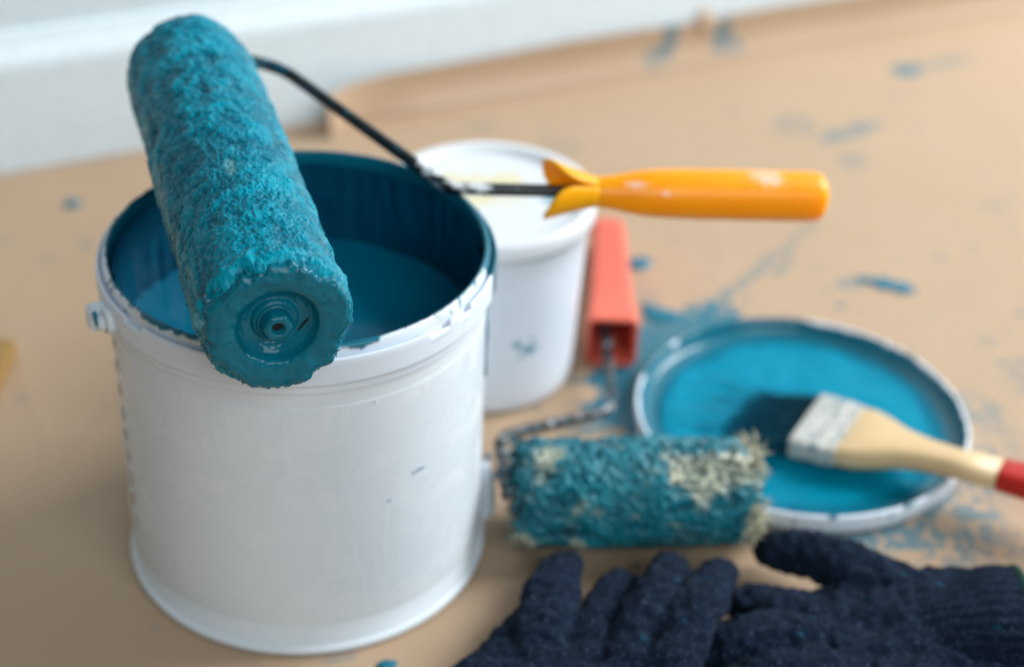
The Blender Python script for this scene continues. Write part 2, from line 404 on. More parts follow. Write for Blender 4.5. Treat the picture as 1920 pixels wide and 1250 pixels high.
# label film with a printed row of spots
lab = [(.1018, .0230), (.10201, .0231), (.10202, .0236), (.10177, .05), (.10118, .12), (.10135, .1670), (.10134, .1674), (.1010, .1676)]
V, F, t, rh = lathe_pts(dense(lab, .01), 160)
lb = mesh('label_film', V, F, M_LABEL, bk)
spot_m = [plain('printed_pale_blue', (.55, .62, .68), .3), plain('printed_orange', (.62, .36, .28), .3), plain('printed_grey_green', (.52, .58, .54), .3)]
for k, (z, mi) in enumerate(((.160, 0), (.146, 2), (.131, 1), (.116, 0), (.102, 0), (.088, 0), (.073, 2), (.060, 1), (.044, 0))):
    a0 = math.radians(-166+.6*k); V = []; rr = .1020
    for j in range(20):
        q = 2*math.pi*j/20; a = a0+.0030*math.cos(q)/.1; V.append((rr*math.cos(a), rr*math.sin(a), z+.0040*math.sin(q)))
    mesh('printed_spot', V, [tuple(range(20))], spot_m[mi], lb, False)
# rim: inner lip, groove, outer ring; the paint on it is a mask of its own
rimp = dense([(.0988, .190), (.0990, .2005), (.0996, .2030), (.1006, .2038), (.1018, .2030), (.1024, .2005), (.1026, .1962), (.1034, .1955), (.1038, .1982), (.1046, .1990), (.1056, .1984), (.1059, .196), (.1059, .1845), (.1052, .1832), (.1036, .1828), (.1034, .1778), (.1026, .1770), (.1008, .1768)], .0006)
V, F, t, rh = lathe_pts(rimp, 900)
ad = (np.degrees(t)+360) % 360     # 0 = right, 90 = back, 180 = left, 270 = front
ring = np.stack([np.cos(t)*.1, np.sin(t)*.1, 0*t], 1)
edge = .5*fbm(ring, 60, 3, 31)+.5*fbm(ring, 200, 3, 32)
arc = np.arange(len(t))/900
s_along = np.zeros(len(rimp)); s_along[1:] = np.cumsum(np.hypot(*np.diff(np.array(rimp), axis=0).T)); s_all = np.repeat(s_along, 900)
lim = .0150+.0030*edge                                      # how far the paint climbs from inside over the lip
def bump_ang(c, w, amp): return amp*np.exp(-(((ad-c+180) % 360-180)/w)**2)
adz = (ad+180+4*edge) % 360-180
lim = lim+.04*sstep(-18.5, -17, adz)*sstep(30, 20, adz)+bump_ang(60, 40, .004)+bump_ang(230, 12, .0025)+bump_ang(287, 9, .0035)+bump_ang(190, 18, -.001)+bump_ang(300, 12, -.002)
pm = sstep(.0006, -.0006, s_all-lim)
sp = fbm(V, 260, 3, 40)+.35*edge
pm = np.maximum(pm, sstep(.62, .74, sp-.6*sstep(.016, .03, s_all)+bump_ang(240, 20, .12)+bump_ang(320, 25, .1)))
milky = sstep(0, .4, fbm(ring, 28, 3, 51)+.2)*sstep(.024, .016, s_all)
# steps in the outer ring: lugs where the lid clicks in
drop = np.zeros(len(t))
for c, w in ((311, 4.2), (322, 3.0), (218, 4.0), (130, 4.2), (40, 4.2)):
    inside = np.clip((w-np.abs((ad-c+180) % 360-180))/.25, 0, 1); drop = np.maximum(drop, inside)
upper = (rh[:, 0] > .1030)&(rh[:, 1] > .1925)
V[:, 2] -= np.where(upper, drop*np.minimum(.0030, np.maximum(0, rh[:, 1]-.1925)), 0)
thick = pm*.0005*(1+.6*edge); out = np.stack([np.cos(t), np.sin(t), 0*t], 1)
V += out*np.where(rh[:, 0] > .1015, 1, -.4)[:, None]*thick[:, None]; V[:, 2] += thick
mesh('rim', V, F, M_RIM, bk, True, {'paint': pm, 'milky': milky})
# dried paint on the inside wall and the liquid inside
nlev = 60; coat = dense([(.0982, .130), (.0979, .160), (.0982, .197)], .0012)
V, F, t, rh = lathe_pts(coat, 360)
o3 = np.stack([np.cos(t), np.sin(t), 0*t], 1); q = o3*.1+np.stack([0*t, 0*t, rh[:, 1]*.6], 1)
V -= o3*(.0004+.0022*np.maximum(0, fbm(q*np.array([1, 1, .5]), 60, 4, 61))+.0012*sstep(.1, .5, fbm(q*np.array([1, 1, .15]), 130, 2, 62)))[:, None]
n = NT('inner_paint_coat'); n.P(base=n.mix(n.noise(70, 4), (0.0004, 0.040, 0.085), (0.001, 0.080, 0.145)), rough=.3, spec=.25); n.bump(n.noise(120, 4), .2, .002)
mesh('inner_coat', V, F, n.m, bk)
V, F, t, rh = lathe_pts([(.0002, .1465)]+[(r, .1465) for r in np.linspace(.004, .0975, 40)]+[(.0983, .148)], 180)
V[:, 2] += .0006*noise(V, 22, 71)*(rh[:, 0] < .097)
lq = mesh('liquid_paint', V, F, M_LIQ); tag(lq, 'pool of dark teal liquid paint inside the open bucket', 'paint')
# ear on the left, its opposite number, and the loose grip
def ear(az, z):
    c = np.array([math.cos(az), math.sin(az), 0]); tng = np.array([-math.sin(az), math.cos(az), 0])
    e = lathe('handle_ear', [(.0002, -.004), (.0072, -.004), (.0072, .0015), (.0067, .0028), (.0058, .0032), (.0058, .0020), (.0048, .0020), (.0046, .0055), (.0038, .0066), (.0002, .0068)], M_WHITE, bk, 32, c*.1062+np.array([0, 0, z]), tuple(c))
    return e, c, tng
e1, c, tg = ear(math.radians(-156), .1865)
V = []
cc = c*.1095-tg*.0065+np.array([0, 0, .1865])
hb = bevel_box('hinge_tab', 0, 0, 0, .010, .011, .013, math.radians(-156+90), M_WHITE, e1, .0015)
me = hb.data
for v in me.vertices: v.co = v.co+Vector(root_loc(e1))+Vector((cc[0], cc[1], cc[2]-.007))-Vector(root_loc(e1))
sp_ = c*.1134+np.array([0, 0, .191]); V, F = tube_pts([sp_+np.array([0, 0, .0018]), sp_+np.array([.0004, 0, -.0005]), sp_+np.array([.001, -.0006, -.004]), sp_+np.array([.0014, -.0008, -.006])], [.0022, .0024, .0020, .001], 12, .5)
mesh('paint_smear', V, F.tolist(), M_PAINT, e1)
e2, c2, tg2 = ear(math.radians(24), .1865)
a = math.radians(13)
gp = spline([(.1045, .010, .040), (.1052, .004, .031), (.1056, -.002, .021), (.1054, -.007, .011)], 8)
tube('handle_grip', gp, [.0036+.0022*math.sin(math.pi*k/(len(gp)-1)) for k in range(len(gp))], M_WHITE, bk, 16)
# runs: one teal at the right edge, faint white ones on the front
def body_run(az, z0, z1, w, mat, name, seed=0, r0=.1016, parent=bk, amp=.0014):
    k = 16; P = []; Rr = []
    for j in range(k):
        q = j/(k-1); a = az+.006*math.sin(q*5+seed); z = z0+(z1-z0)*q; P.append((r0*math.cos(a), r0*math.sin(a), z))
        Rr.append(w*(.55+.45*math.sin(q*7+seed)**2)*(.5+.5*min(1, q*6)))
    V, F = tube_pts(P, Rr, 10); return mesh(name, V, F.tolist(), mat, parent)
body_run(math.radians(-5.2), .178, .118, .0012, M_PAINT, 'paint_run', 1)
n = NT('dried_white_run'); n.P(base=(.68, .76, .81), rough=.25, spec=.5); M_RUN = n.m
for px, py, w, tl in ((785, 880, .0005, .0035), (775, 886, .0004, .002), (730, 937, .0007, .0006), (705, 752, .0008, .0004)):
    d_ = FW+CR*(px-960)/3202-CU*(py-625)/3202      # hit the cylinder
    A = d_[0]**2+d_[1]**2; B = 2*(CAM_O[0]*d_[0]+CAM_O[1]*d_[1]); Cc = CAM_O[0]**2+CAM_O[1]**2-.1016**2
    kk = (-B-math.sqrt(B*B-4*A*Cc))/(2*A); p = CAM_O+d_*kk
    V, F = tube_pts([p-np.array([tl, 0, tl*.5]), p, p+np.array([tl, 0, tl*.5])], [w*.5, w, w*.5], 8); mesh('paint_speck', V, F.tolist(), M_PAINT if py > 800 else M_RUN, bk)

# ------------------------------------------------------------------ the big roller lying across the bucket
RF = at(520, 612, .2420); RB = at(346, 110, .2475)
RA = (RB-RF); RL = np.linalg.norm(RA); RA /= RL
RX = np.cross(RA, [0, 0, 1]); RX /= np.linalg.norm(RX); RZ = np.cross(RX, RA)      # RX to the right, RZ up
ro = empty('paint_roller', tuple(RF+RA*.05-RZ*.035))
tag(ro, 'long paint roller soaked in teal paint with orange handle, lying across the bucket', 'paint roller')
nu, nv = 520, 640
tt = np.arange(nu)/nu*2*np.pi; vv = np.linspace(0, 1, nv)
T_, L_ = np.meshgrid(tt, vv); T_ = T_.ravel(); L_ = L_.ravel()*RL
R0 = .0352
rad = np.where(L_ > RL-.03, R0*np.sqrt(np.clip(1-((L_-RL+.03)/.031)**2, .0, 1))*.62+R0*.38*sstep(RL+.002, RL-.012, L_), R0)
rad = np.minimum(rad, R0*(.80+.20*np.sqrt(np.clip(L_/.007, 0, 1))))
cyl = np.stack([np.cos(T_)*R0, np.sin(T_)*R0, L_], 1)
warp = np.stack([fbm(cyl, 180, 2, 1), fbm(cyl, 180, 2, 2), fbm(cyl, 180, 2, 3)], 1)*.0013
cw = cyl+warp
r1 = 1-np.abs(noise(cw, 300, 81)); r2 = 1-np.abs(noise(cw, 560, 82)); r3 = noise(cw, 1000, 83)
mid = fbm(cyl, 85, 3, 84); low = fbm(cyl, 24, 2, 85)
calm = sstep(.15, .5, fbm(cyl, 30, 2, 86)*.7+.25-.9*sstep(.2, 1, np.cos(T_-math.radians(115)))+.5*sstep(.10, .2, L_))   # smoother, wetter patches
rc = 1-np.abs(noise(cyl+warp*1.6, 125, 95)); wl_ = sstep(.07, .19, L_+.03*low)
fine = (.0019*(r1-.55)*1.25+.0011*(r2-.55)+.0007*r3)*(1-.78*calm)
tuft = fine*(.52-.28*wl_)+(.35+.65*wl_)*.0023*(rc-.6)
ends = sstep(.016, .002, L_)
disp = tuft+.0010*mid+.0010*low+ends*(.0016*mid+.0012*noise(cyl, 150, 87))
rr = rad+disp
lx = fbm(cyl, 420, 2, 88)*.0004*(1-.5*calm)
ly = fbm(cyl, 420, 2, 89)*.0005*(1-.5*calm)+ends*.0015*noise(cyl, 120, 90)
ang = T_+lx/R0
VV = RF+(L_+ly)[:, None]*RA+rr[:, None]*(np.cos(ang)[:, None]*RX+np.sin(ang)[:, None]*RZ)
hg = np.clip(.48+disp/.0028+.2*mid, 0, 1)  # drives colour: crevice shade painted dark in hollows, tufts lighter
left = np.exp(-((((np.degrees(T_)-172+180) % 360)-180)/20)**2)
pale = sstep(.35, .75, left*.62+.55*fbm(cyl*np.array([1, 1, .45]), 90, 4, 91)+.25*r3*0)*.75
right_gloss = np.exp(-((((np.degrees(T_)-30+180) % 360)-180)/20)**2)
pale = np.maximum(pale, .30*sstep(.35, .7, right_gloss*.5+.5*fbm(cyl, 260, 3, 92)))  # gloss highlights painted as pale colour along the right side
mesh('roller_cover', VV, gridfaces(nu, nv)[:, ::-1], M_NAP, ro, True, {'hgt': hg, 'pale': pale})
# loose fibres and blobs of paint round the front edge
def strand_mesh(roots, dirs, lens, wid, seed, curl=.6, seg=3):
    g = np.random.default_rng(seed); Vs = []; Fs = []; base = 0; hts = []
    for p, d, l in zip(roots, dirs, lens):
        c = g.normal(size=3)*curl; P = []
        q = np.array(p); dd = np.array(d)
        for k in range(seg+1):
            P.append(q.copy()); dd = dd+c*.45; dd /= np.linalg.norm(dd); q = q+dd*l/seg
        x = np.cross(dd, [0.3, .5, .8]); x /= np.linalg.norm(x); y = np.cross(dd, x)
        for k, pp in enumerate(P):
            w = wid*(1-.75*k/seg)
            Vs += [pp+x*w, pp-x*w*.5+y*w*.87, pp-x*w*.5-y*w*.87]; hts += [k/seg]*3
        for k in range(seg):
            for j in range(3):
                a = base+k*3+j; b = base+k*3+(j+1) % 3; Fs.append((a, b, b+3, a+3))
        base += 3*(seg+1)
    return np.array(Vs), np.array(Fs), np.array(hts)
N = 900
th = rng.uniform(0, 2*np.pi, N); ll = np.concatenate([rng.uniform(.001, .006, N//3), rng.uniform(.006, RL-.03, N-N//3)])
rad_dir = np.cos(th)[:, None]*RX+np.sin(th)[:, None]*RZ
roots = RF+ll[:, None]*RA+rad_dir*(R0-.0006)*np.where(ll < .005, .93, 1.0)[:, None]
dirs = rad_dir+rng.normal(size=(N, 3))*.7; dirs /= np.linalg.norm(dirs, axis=1)[:, None]
V, F, hts = strand_mesh(roots, dirs, rng.uniform(.0015, .0032, N), .00045, 5)
fz = mesh('loose_fibres', V, F, M_NAP, ro, True, {'hgt': .35+.4*hts, 'pale': hts*0}); tag(fz, kind='stuff')
# end cap: thick wet paint over a dished plastic cap
capp = dense([(.0322, .006), (.0326, .002), (.0318, -.0006), (.0300, -.0018), (.0262, -.0022), (.0215, -.0018), (.0198, -.0012), (.0190, -.0002), (.0184, .0014), (.0172, .0036), (.0150, .0056), (.0124, .0067), (.0112, .0067), (.0106, .0058), (.0099, .0048), (.0090, .0046), (.0086, .0036), (.0080, .0032), (.0060, .0032)], .00045)
V, F, t, rh = lathe_pts(capp, 300, RF, tuple(RA))
o3 = V-RF; o3 = o3-(o3@RA)[:, None]*RA; o3 /= np.linalg.norm(o3, axis=1)[:, None]
q = o3*rh[:, 0:1]*1.0
w_out = sstep(.019, .031, rh[:, 0])
lump = fbm(q, 110, 3, 101)
up_ = o3@RZ; rt_ = o3@RX
bulge = np.exp(-((np.arctan2(up_, rt_)-math.radians(2))/.35)**2)*.0022+np.exp(-((np.arctan2(up_, rt_)+math.radians(92))/.5)**2)*.0022+np.exp(-((np.arctan2(up_, rt_)+math.radians(45))/.25)**2)*.0012
V = V+o3*(w_out*(.0020*lump+bulge+.0008*noise(q, 420, 102)))[:, None]-RA*((.0005*fbm(q, 140, 3, 103)+.0018*w_out*np.maximum(0, fbm(q, 70, 2, 104))))[:, None]
n = NT('wet_paint_on_cap'); n.P(base=n.mix(n.noise(150, 4), (0.001, 0.10, 0.155), (0.002, 0.155, 0.225)), rough=.16, spec=.25); n.bump(n.noise(330, 4), .25, .0006); M_CAP = n.m
cap = mesh('end_cap', V, F, M_CAP, ro)
# hub nut with a hole
nut = []
for j, (r, h) in enumerate([(.0078, .0050), (.0076, .0016), (.0071, .0006), (.0066, -.0014), (.0060, -.0024), (.0036, -.0026), (.0030, -.0020), (.0027, .002), (.0001, .0022)]):
    for k in range(48):
        a = 2*math.pi*k/48
        rr_ = r*(1+.045*math.cos(6*a)) if .0045 < r < .0073 else r
        nut.append(RF+RA*h+rr_*(math.cos(a)*RX+math.sin(a)*RZ))
nutV = np.array(nut); hub = mesh('hub_nut', nutV, gridfaces(48, 9)[:, ::-1].tolist(), M_CAP, cap)
dark_m = plain('dark_fill', (.004, .005, .006), .6)  # near-black, stands in for shade inside the holes and slot
lathe('hub_hole_shade', [(.0001, .0004), (.0024, .0003)], dark_m, cap, 24, RF, tuple(RA))  # black disc painting the shade inside the nut's hole
for (ax, az_, le, tilt) in ((.0135, -.0035, .0050, .9),):   # black sliver standing in for the shade of a slot in the dish
    cpt = RF+RX*ax+RZ*az_+RA*.0050; dr = RX*math.cos(tilt)+RZ*math.sin(tilt)
    V, F = tube_pts([cpt-dr*le, cpt-dr*le*.4, cpt+dr*le*.4, cpt+dr*le], [.0002, .0005, .0005, .0002], 8); mesh('slot_shade', V, F.tolist(), dark_m, cap)
# blobs hanging at the front edge
for k, (adeg, l_, s_) in enumerate(((-38, .004, .0030), (-45, .004, .0026), (-33, .002, .0020), (-98, .003, .0032), (-118, .004, .0028), (152, .006, .0034), (140, .007, .0030), (165, .006, .0030), (55, .006, .0024))):
    a = math.radians(adeg); c0 = RF+RA*l_+(math.cos(a)*RX+math.sin(a)*RZ)*.0326
    V, F, t, rh = lathe_pts([(max(1e-5, math.sin(math.pi*j/14)), -math.cos(math.pi*j/14)) for j in range(15)], 20)
    V = V*(1+.5*fbm(V+k*3.1, 1.3, 3, 120)[:, None])*s_*.85; V = V+RA*(V@RA)[:, None]*.6; mesh('paint_blob', c0+V, F.tolist(), M_PAINT, ro)
# wire frame
Q = np.array([.0846, .043, .2085]); HE = at(1540, 369, .185); HD = HE-Q; HL = np.linalg.norm(HD); HD /= HL
p_end = RF+RA*(RL+.012)
bend = at(505, 122, .236); mid_b = at(548, 133, .2325)
path = fillet([RF+RA*(RL-.03), p_end+RA*.004, bend*.4+(p_end+RA*.004)*.6+np.array([0, .002, 0]), mid_b+np.array([-.006, .001, .0012]), Q+(mid_b-Q)*.02, Q+HD*.004, Q+HD*.10], .012, 8)
path = np.vstack([np.linspace(path[i], path[i+1], max(2, int(np.linalg.norm(path[i+1]-path[i])/.0015)), endpoint=False) for i in range(len(path)-1)]+[path[-1:]])
V, F = tube_pts(path, .0036, 14)
pk = np.repeat(np.concatenate([[0], np.arange(len(path)), [len(path)-1]])/len(path), 14)
s_t = sstep(.0, .5, fbm(V, 120, 3, 131)+sstep(.55, .1, pk)*.9-.45)
onh = (V-Q)@HD
wm = sstep(.03, .14, .7*fbm(V*np.array([.35, 1, 1]), 210, 3, 133)-.22+.4*np.exp(-((onh-.0165)/.010)**2)+.25*np.exp(-((onh+.006)/.008)**2)-.15*(onh > .04)-.4*(onh < -.02))*sstep(-.3, .2, (V-path[np.clip((pk*len(path)).astype(int), 0, len(path)-1)])@(-FW)/.0036)
mesh('wire_frame', V, F, M_ROD, ro, True, {'paint': s_t, 'white': wm})
# orange handle
n = NT('orange_plastic'); lp = n.coord()
hx, hy, hz = HE-np.array(root_loc(ro))
n2 = n.noise(60, 3)
colr = n.mix(n2, (0.99, 0.30, 0.0002), (1.0, 0.37, 0.0002))
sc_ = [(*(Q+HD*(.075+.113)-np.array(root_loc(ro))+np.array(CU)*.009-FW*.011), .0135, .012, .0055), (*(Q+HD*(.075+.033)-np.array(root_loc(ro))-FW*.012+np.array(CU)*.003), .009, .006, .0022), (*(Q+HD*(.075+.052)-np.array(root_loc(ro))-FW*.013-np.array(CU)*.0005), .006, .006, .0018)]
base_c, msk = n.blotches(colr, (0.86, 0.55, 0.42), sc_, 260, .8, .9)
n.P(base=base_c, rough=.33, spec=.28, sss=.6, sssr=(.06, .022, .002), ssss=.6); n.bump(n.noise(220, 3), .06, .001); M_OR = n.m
hs = HL*.333
prof = [(.0001, hs), (.0040, hs), (.0064, hs+.0005), (.0082, hs+.002), (.0086, hs+.006), (.0088, hs+.012), (.0098, hs+.020), (.0116, hs+.029), (.0132, hs+.038), (.0141, hs+.050), (.0146, hs+.070), (.0148, hs+.100), (.0148, HL-.008), (.0146, HL-.005), (.0136, HL-.0018), (.0115, HL-.0003), (.0040, HL), (.0034, HL-.001), (.0032, HL-.010), (.0001, HL-.010)]
h0 = lathe('handle', dense(prof, .006), M_OR, ro, 64, Q, tuple(HD))
hu = CU-HD*(CU@HD); hu /= np.linalg.norm(hu); hf = -FW-HD*(-FW@HD); hf -= hu*(hf@hu); hf /= np.linalg.norm(hf)
def flap(a0, half, length, flare, name, tipw):
    nu_, nv_ = 17, 12; V = []
    for j in range(nv_):
        q = j/(nv_-1); w = half*(1-.12*q)*math.sqrt(max(.02, 1-max(0, (q-tipw)/(1-tipw))**2.2))
        for i in range(nu_):
            a = math.radians(a0)+math.radians(w)*(i/(nu_-1)*2-1); r = .0078+flare*q**1.12
            V.append(Q+HD*(hs+.010-(length+.010)*q)+r*(math.cos(a)*hf+math.sin(a)*hu))
    o = mesh(name, V, gridfaces(nu_, nv_, False).tolist(), M_YEL, h0); md = o.modifiers.new('thickness', 'SOLIDIFY'); md.thickness = .0022; md.offset = 0
n = NT('yellow_flap_plastic'); n.P(base=n.mix(n.noise(60, 3), (0.98, 0.35, 0.0004), (0.99, 0.42, 0.0004)), rough=.35, spec=.25, sss=.4, sssr=(.02, .01, .002), ssss=.5); M_YEL = n.m
flap(104, 86, .019, .0100, 'guard_flap', .3); flap(-72, 86, .021, .0078, 'guard_flap', .45)
lathe('hanging_hole_shade', [(.0001, HL-.0095), (.0031, HL-.0095)], dark_m, h0, 20, Q, tuple(HD))  # black disc painting the shade at the bottom of the recess

# ------------------------------------------------------------------ the white tub with its lid on
TC = np.array([.1228, .1659, 0]); TH = .1369
tb = empty('lidded_tub', (TC[0], TC[1], .002)); tag(tb, 'closed white plastic tub with lid standing behind the open bucket', 'tub')
n = NT('tub_plastic'); bc, mk = n.blotches(n.mix(n.noise(25, 4), (.62, .68, .76), (.72, .77, .84)), (.02, .25, .34), [(.022, -.060, .050, .0065, .02, .0050), (.0135, -.062, .0555, .0038, .02, .0048), (.024, -.062, .0575, .003, .02, .0025), (.016, -.062, .046, .0022, .02, .002)], 330, .6, .7)
n.P(base=bc, rough=.38, spec=.45, sss=.1, sssr=(.01, .01, .012), ssss=.5); M_TUB = n.m
lathe('body', dense([(.001, .006), (.054, .006), (.062, .09), (.0655, .12), (.0668, .122), (.0655, .118), (.0645, .1), (.0620, .05), (.0604, .010), (.0594, .004), (.0575, .002), (.001, .003)], .02), M_TUB, tb, 96, TC)
n = NT('tub_lid_plastic'); bc, mk = n.blotches(n.mix(n.noise(25, 4), (.66, .71, .76), (.76, .79, .82)), (.74, .68, .46), [(-.010, .010, .135, .040, .030, .02), (.012, .020, .135, .018, .022, .02)], 70, .5, .5)
bc2, mk2 = n.blotches(bc, (.02, .24, .33), [(.044, -.006, .135, .014, .0045, .02), (.036, .004, .135, .006, .003, .02)], 200, .5, .5)
n.P(base=bc2, rough=.35, spec=.45); M_TLID = n.m
tl = lathe('lid', dense([(.001, TH-.005), (.055, TH-.005), (.0585, TH-.0045), (.0605, TH-.001), (.0625, TH), (.0672, TH), (.0690, TH-.001), (.0698, TH-.003), (.0698, TH-.011), (.0690, TH-.0125), (.0675, TH-.0128), (.0672, TH-.016), (.066, TH-.0165), (.0658, TH-.004), (.001, TH-.008)], .012), M_TLID, tb, 96, TC)

# ------------------------------------------------------------------ the small shaggy roller with the red handle
SA = np.array([.1219, -.0150, .0355]); SB = np.array([.2605, -.0250, .0355])
SD = SB-SA; SLn = np.linalg.norm(SD); SD /= SLn; SX = np.cross(SD, [0, 0, 1]); SX /= np.linalg.norm(SX); SZ = np.cross(SX, SD)   # SX towards camera
sr = empty('small_roller', (.19, .05, .002)); tag(sr, 'small shaggy roller matted with teal and cream paint, with a red box-shaped handle', 'paint roller')
nu, nv = 360, 300
T_, L_ = np.meshgrid(np.arange(nu)/nu*2*np.pi, np.linspace(0, 1, nv)); T_ = T_.ravel(); L_ = L_.ravel()*SLn
cyl = np.stack([np.cos(T_)*.03, np.sin(T_)*.03, L_], 1)
warp = np.stack([fbm(cyl, 70, 3, 201), fbm(cyl, 70, 3, 202), fbm(cyl, 70, 3, 203)], 1)
cw = cyl+warp*.010
r1 = 1-np.abs(noise(cw*np.array([1.3, 1.3, .5]), 72, 204)); r2 = 1-np.abs(noise(cw*np.array([1.3, 1.3, .45]), 190, 205)); r3 = noise(cw*np.array([1.3, 1.3, .4]), 520, 208); lowf = fbm(cyl, 35, 2, 206)
disp = .0046*(r1-.6)+.0014*(r2-.6)+.0005*r3+.0018*lowf
eround = np.sqrt(np.clip(np.minimum(L_, SLn-L_)/.010, 0, 1))
rr = .0305*(.80+.20*eround)+disp*1.1
ax = L_+warp[:, 0]*.0022+(sstep(SLn-.02, SLn, L_)-sstep(.02, 0, L_))*.004*fbm(cyl, 90, 2, 207)
VV = SA+ax[:, None]*SD+rr[:, None]*(np.cos(T_+warp[:, 1]*.05)[:, None]*SX+np.sin(T_+warp[:, 1]*.05)[:, None]*SZ)
VV[:, 2] = np.maximum(VV[:, 2], .0035)
deg = np.degrees(T_) % 360      # 0 faces the camera side, 90 is up
frac = L_/SLn
def pale_mask(frac, deg, C):
    nzp = fbm(C, 55, 4, 210)
    tr = np.exp(-((frac-.78)/.22)**2)*np.exp(-((deg-64)/30)**2)*1.25
    tl_ = np.exp(-((frac-.10)/.13)**2)*np.exp(-((deg-72)/24)**2)*.85
    en = sstep(.90, .985, frac)*.95
    bl = np.exp(-((frac-.02)/.05)**2)*np.exp(-((deg-330)/30)**2)*.8+np.exp(-((frac-.6)/.4)**2)*np.exp(-((deg-325)/14)**2)*.2
    return .9*sstep(.28, .95, np.maximum.reduce([tr, tl_, en, bl])+.50*nzp+.30*noise(C*np.array([1, 1, .5]), 200, 211))
hg = np.clip(.40+disp/.0055, 0, 1)  # drives colour: dark crevices of the pile are painted in
pale = pale_mask(frac, deg, cyl)*(.35+.65*sstep(.2, .75, hg+.35*r3))
sc_cover = mesh('roller_cover', VV, gridfaces(nu, nv), M_SHAG, sr, True, {'pale': pale, 'hgt': hg})
N = 2000
th = rng.uniform(0, 2*np.pi, N); ll = np.concatenate([rng.uniform(SLn-.006, SLn+.001, N//3), rng.uniform(-.001, .006, N//5), rng.uniform(0, SLn, N-N//3-N//5)])
rd = np.cos(th)[:, None]*SX+np.sin(th)[:, None]*SZ
endd = np.where(ll > SLn-.006, 1.0, np.where(ll < .006, -1.0, 0.0))
keep = (endd != 0) | (rng.uniform(size=N) < .03); th, ll, rd, endd = th[keep], ll[keep], rd[keep], endd[keep]; N = len(th)
roots = SA+ll[:, None]*SD+rd*np.where(endd != 0, rng.uniform(.014, .032, N), .0300)[:, None]
dirs = rd*.55+endd[:, None]*SD*.8+rng.normal(size=(N, 3))*.7; dirs /= np.linalg.norm(dirs, axis=1)[:, None]
V, F, hts = strand_mesh(roots, dirs, rng.uniform(.005, .012, N), .0008, 9, 1.0, 4)
V[:, 2] = np.maximum(V[:, 2], .003)
c_ = np.stack([np.cos(th)*.03, np.sin(th)*.03, ll], 1); pl = pale_mask(np.clip(ll/SLn, 0, 1), np.degrees(th) % 360, c_)
fz = mesh('loose_fibres', V, F, M_SHAG, sr, True, {'hgt': .2+.6*hts, 'pale': np.repeat(pl, 15)}); tag(fz, kind='stuff')
lathe('end_disc', [(.0002, .001), (.0225, .001), (.0235, .004)], dark_m, sr, 40, SA-SD*.0012, tuple(SD))
lathe('end_disc', [(.0002, SLn-.0008), (.0225, SLn-.001), (.0235, SLn-.004)], plain('cream_core', (.5, .45, .33), .7), sr, 40, SA, tuple(SD))
red_m = None
hA = at(1146, 697, 0.003); hB = at(1130, 415, .030)     # near mouth, far end
rodp = fillet([SA+SD*.01, SA-SD*.0055, np.array([.1172, .040, .035]), np.array([.1960, .0770, .0235]), np.array([.2045, .150, .024]), np.array([.212, .20, .022])], .012, 8)
rodp = np.vstack([np.linspace(rodp[i], rodp[i+1], max(2, int(np.linalg.norm(rodp[i+1]-rodp[i])/.002)), endpoint=False) for i in range(len(rodp)-1)]+[rodp[-1:]])
V, F = tube_pts(rodp, .0036, 12); V += .0004*np.stack([fbm(V, 250, 2, k) for k in (1, 2, 3)], 1)
mesh('wire_frame', V, F, M_ROD, sr, True, {'paint': sstep(.1, .5, fbm(V, 160, 3, 221)), 'white': sstep(.35, .55, fbm(V, 230, 3, 222))*.6})
# crusted paint where the wire turns into the roller
for k in range(9):
    p = rodp[int(len(rodp)*(.04+.022*k))]+rng.normal(size=3)*.002
    V, F, t, rh = lathe_pts([(max(1e-5, math.sin(math.pi*j/10)), -math.cos(math.pi*j/10)) for j in range(11)], 14)
    V = V*(1+.5*fbm(V+k*2.3, 1.6, 3, 230)[:, None])*random.uniform(.003, .0048)
    mesh('paint_crust', p+V, F.tolist(), M_ROD, sr, True, {'paint': sstep(0, .3, fbm(V+p, 300, 2, 1)), 'white': sstep(.05, .3, fbm(V+p, 260, 2, 7))*.75})
# red handle: a tapering box shell, open towards the wire
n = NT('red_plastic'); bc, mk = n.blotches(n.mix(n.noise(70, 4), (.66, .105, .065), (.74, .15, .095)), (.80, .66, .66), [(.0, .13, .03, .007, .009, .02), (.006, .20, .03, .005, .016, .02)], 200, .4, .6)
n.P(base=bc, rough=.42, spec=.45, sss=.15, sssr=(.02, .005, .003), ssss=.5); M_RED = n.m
m0 = np.array([.2090, .1545]); m1 = np.array([.2330, .3130]); dv = (m1-m0); dl = np.linalg.norm(dv); dv /= dl; pv = np.array([dv[1], -dv[0]])
def rrect(w, h, r, k=5):
    out = []
    for cx, cz, a0 in ((w-r, h-r, 0), (-w+r, h-r, 90), (-w+r, -h+r, 180), (w-r, -h+r, 270)):
        for j in range(k):
            a = math.radians(a0+90*j/(k-1)); out.append((cx+r*math.cos(a), cz+r*math.sin(a)))
    return out
secs = [(.0, .0178, .0195), (.006, .0176, .0193), (.03, .0162, .0175), (.05, .0150, .0165), (.10, .0136, .0155), (.145, .0130, .0150), (.157, .0118, .0135), (.161, .0085, .010)]
ringsV = []
for s_, w, h in secs:
    for x, z in rrect(w, h, min(.006, w*.6)): ringsV.append((*(m0+dv*s_+pv*x), .0025+secs[0][2]*0+h+z+.0))
k = 20
inner = []
for s_, w, h in ((.0, .0148, .0165), (.03, .0132, .0145), (.05, .0115, .0130), (.052, .003, .003)):
    for x, z in rrect(w, h, .003): inner.append((*(m0+dv*s_+pv*x), .0025+(.0195 if s_ == 0 else .0178)+z))
allV = ringsV[::-1]
ordV = []
for i in range(len(secs)-1, -1, -1): ordV += ringsV[i*k:(i+1)*k]
ordV += inner
F = gridfaces(k, len(secs)+4).tolist()+[tuple(range(k))]
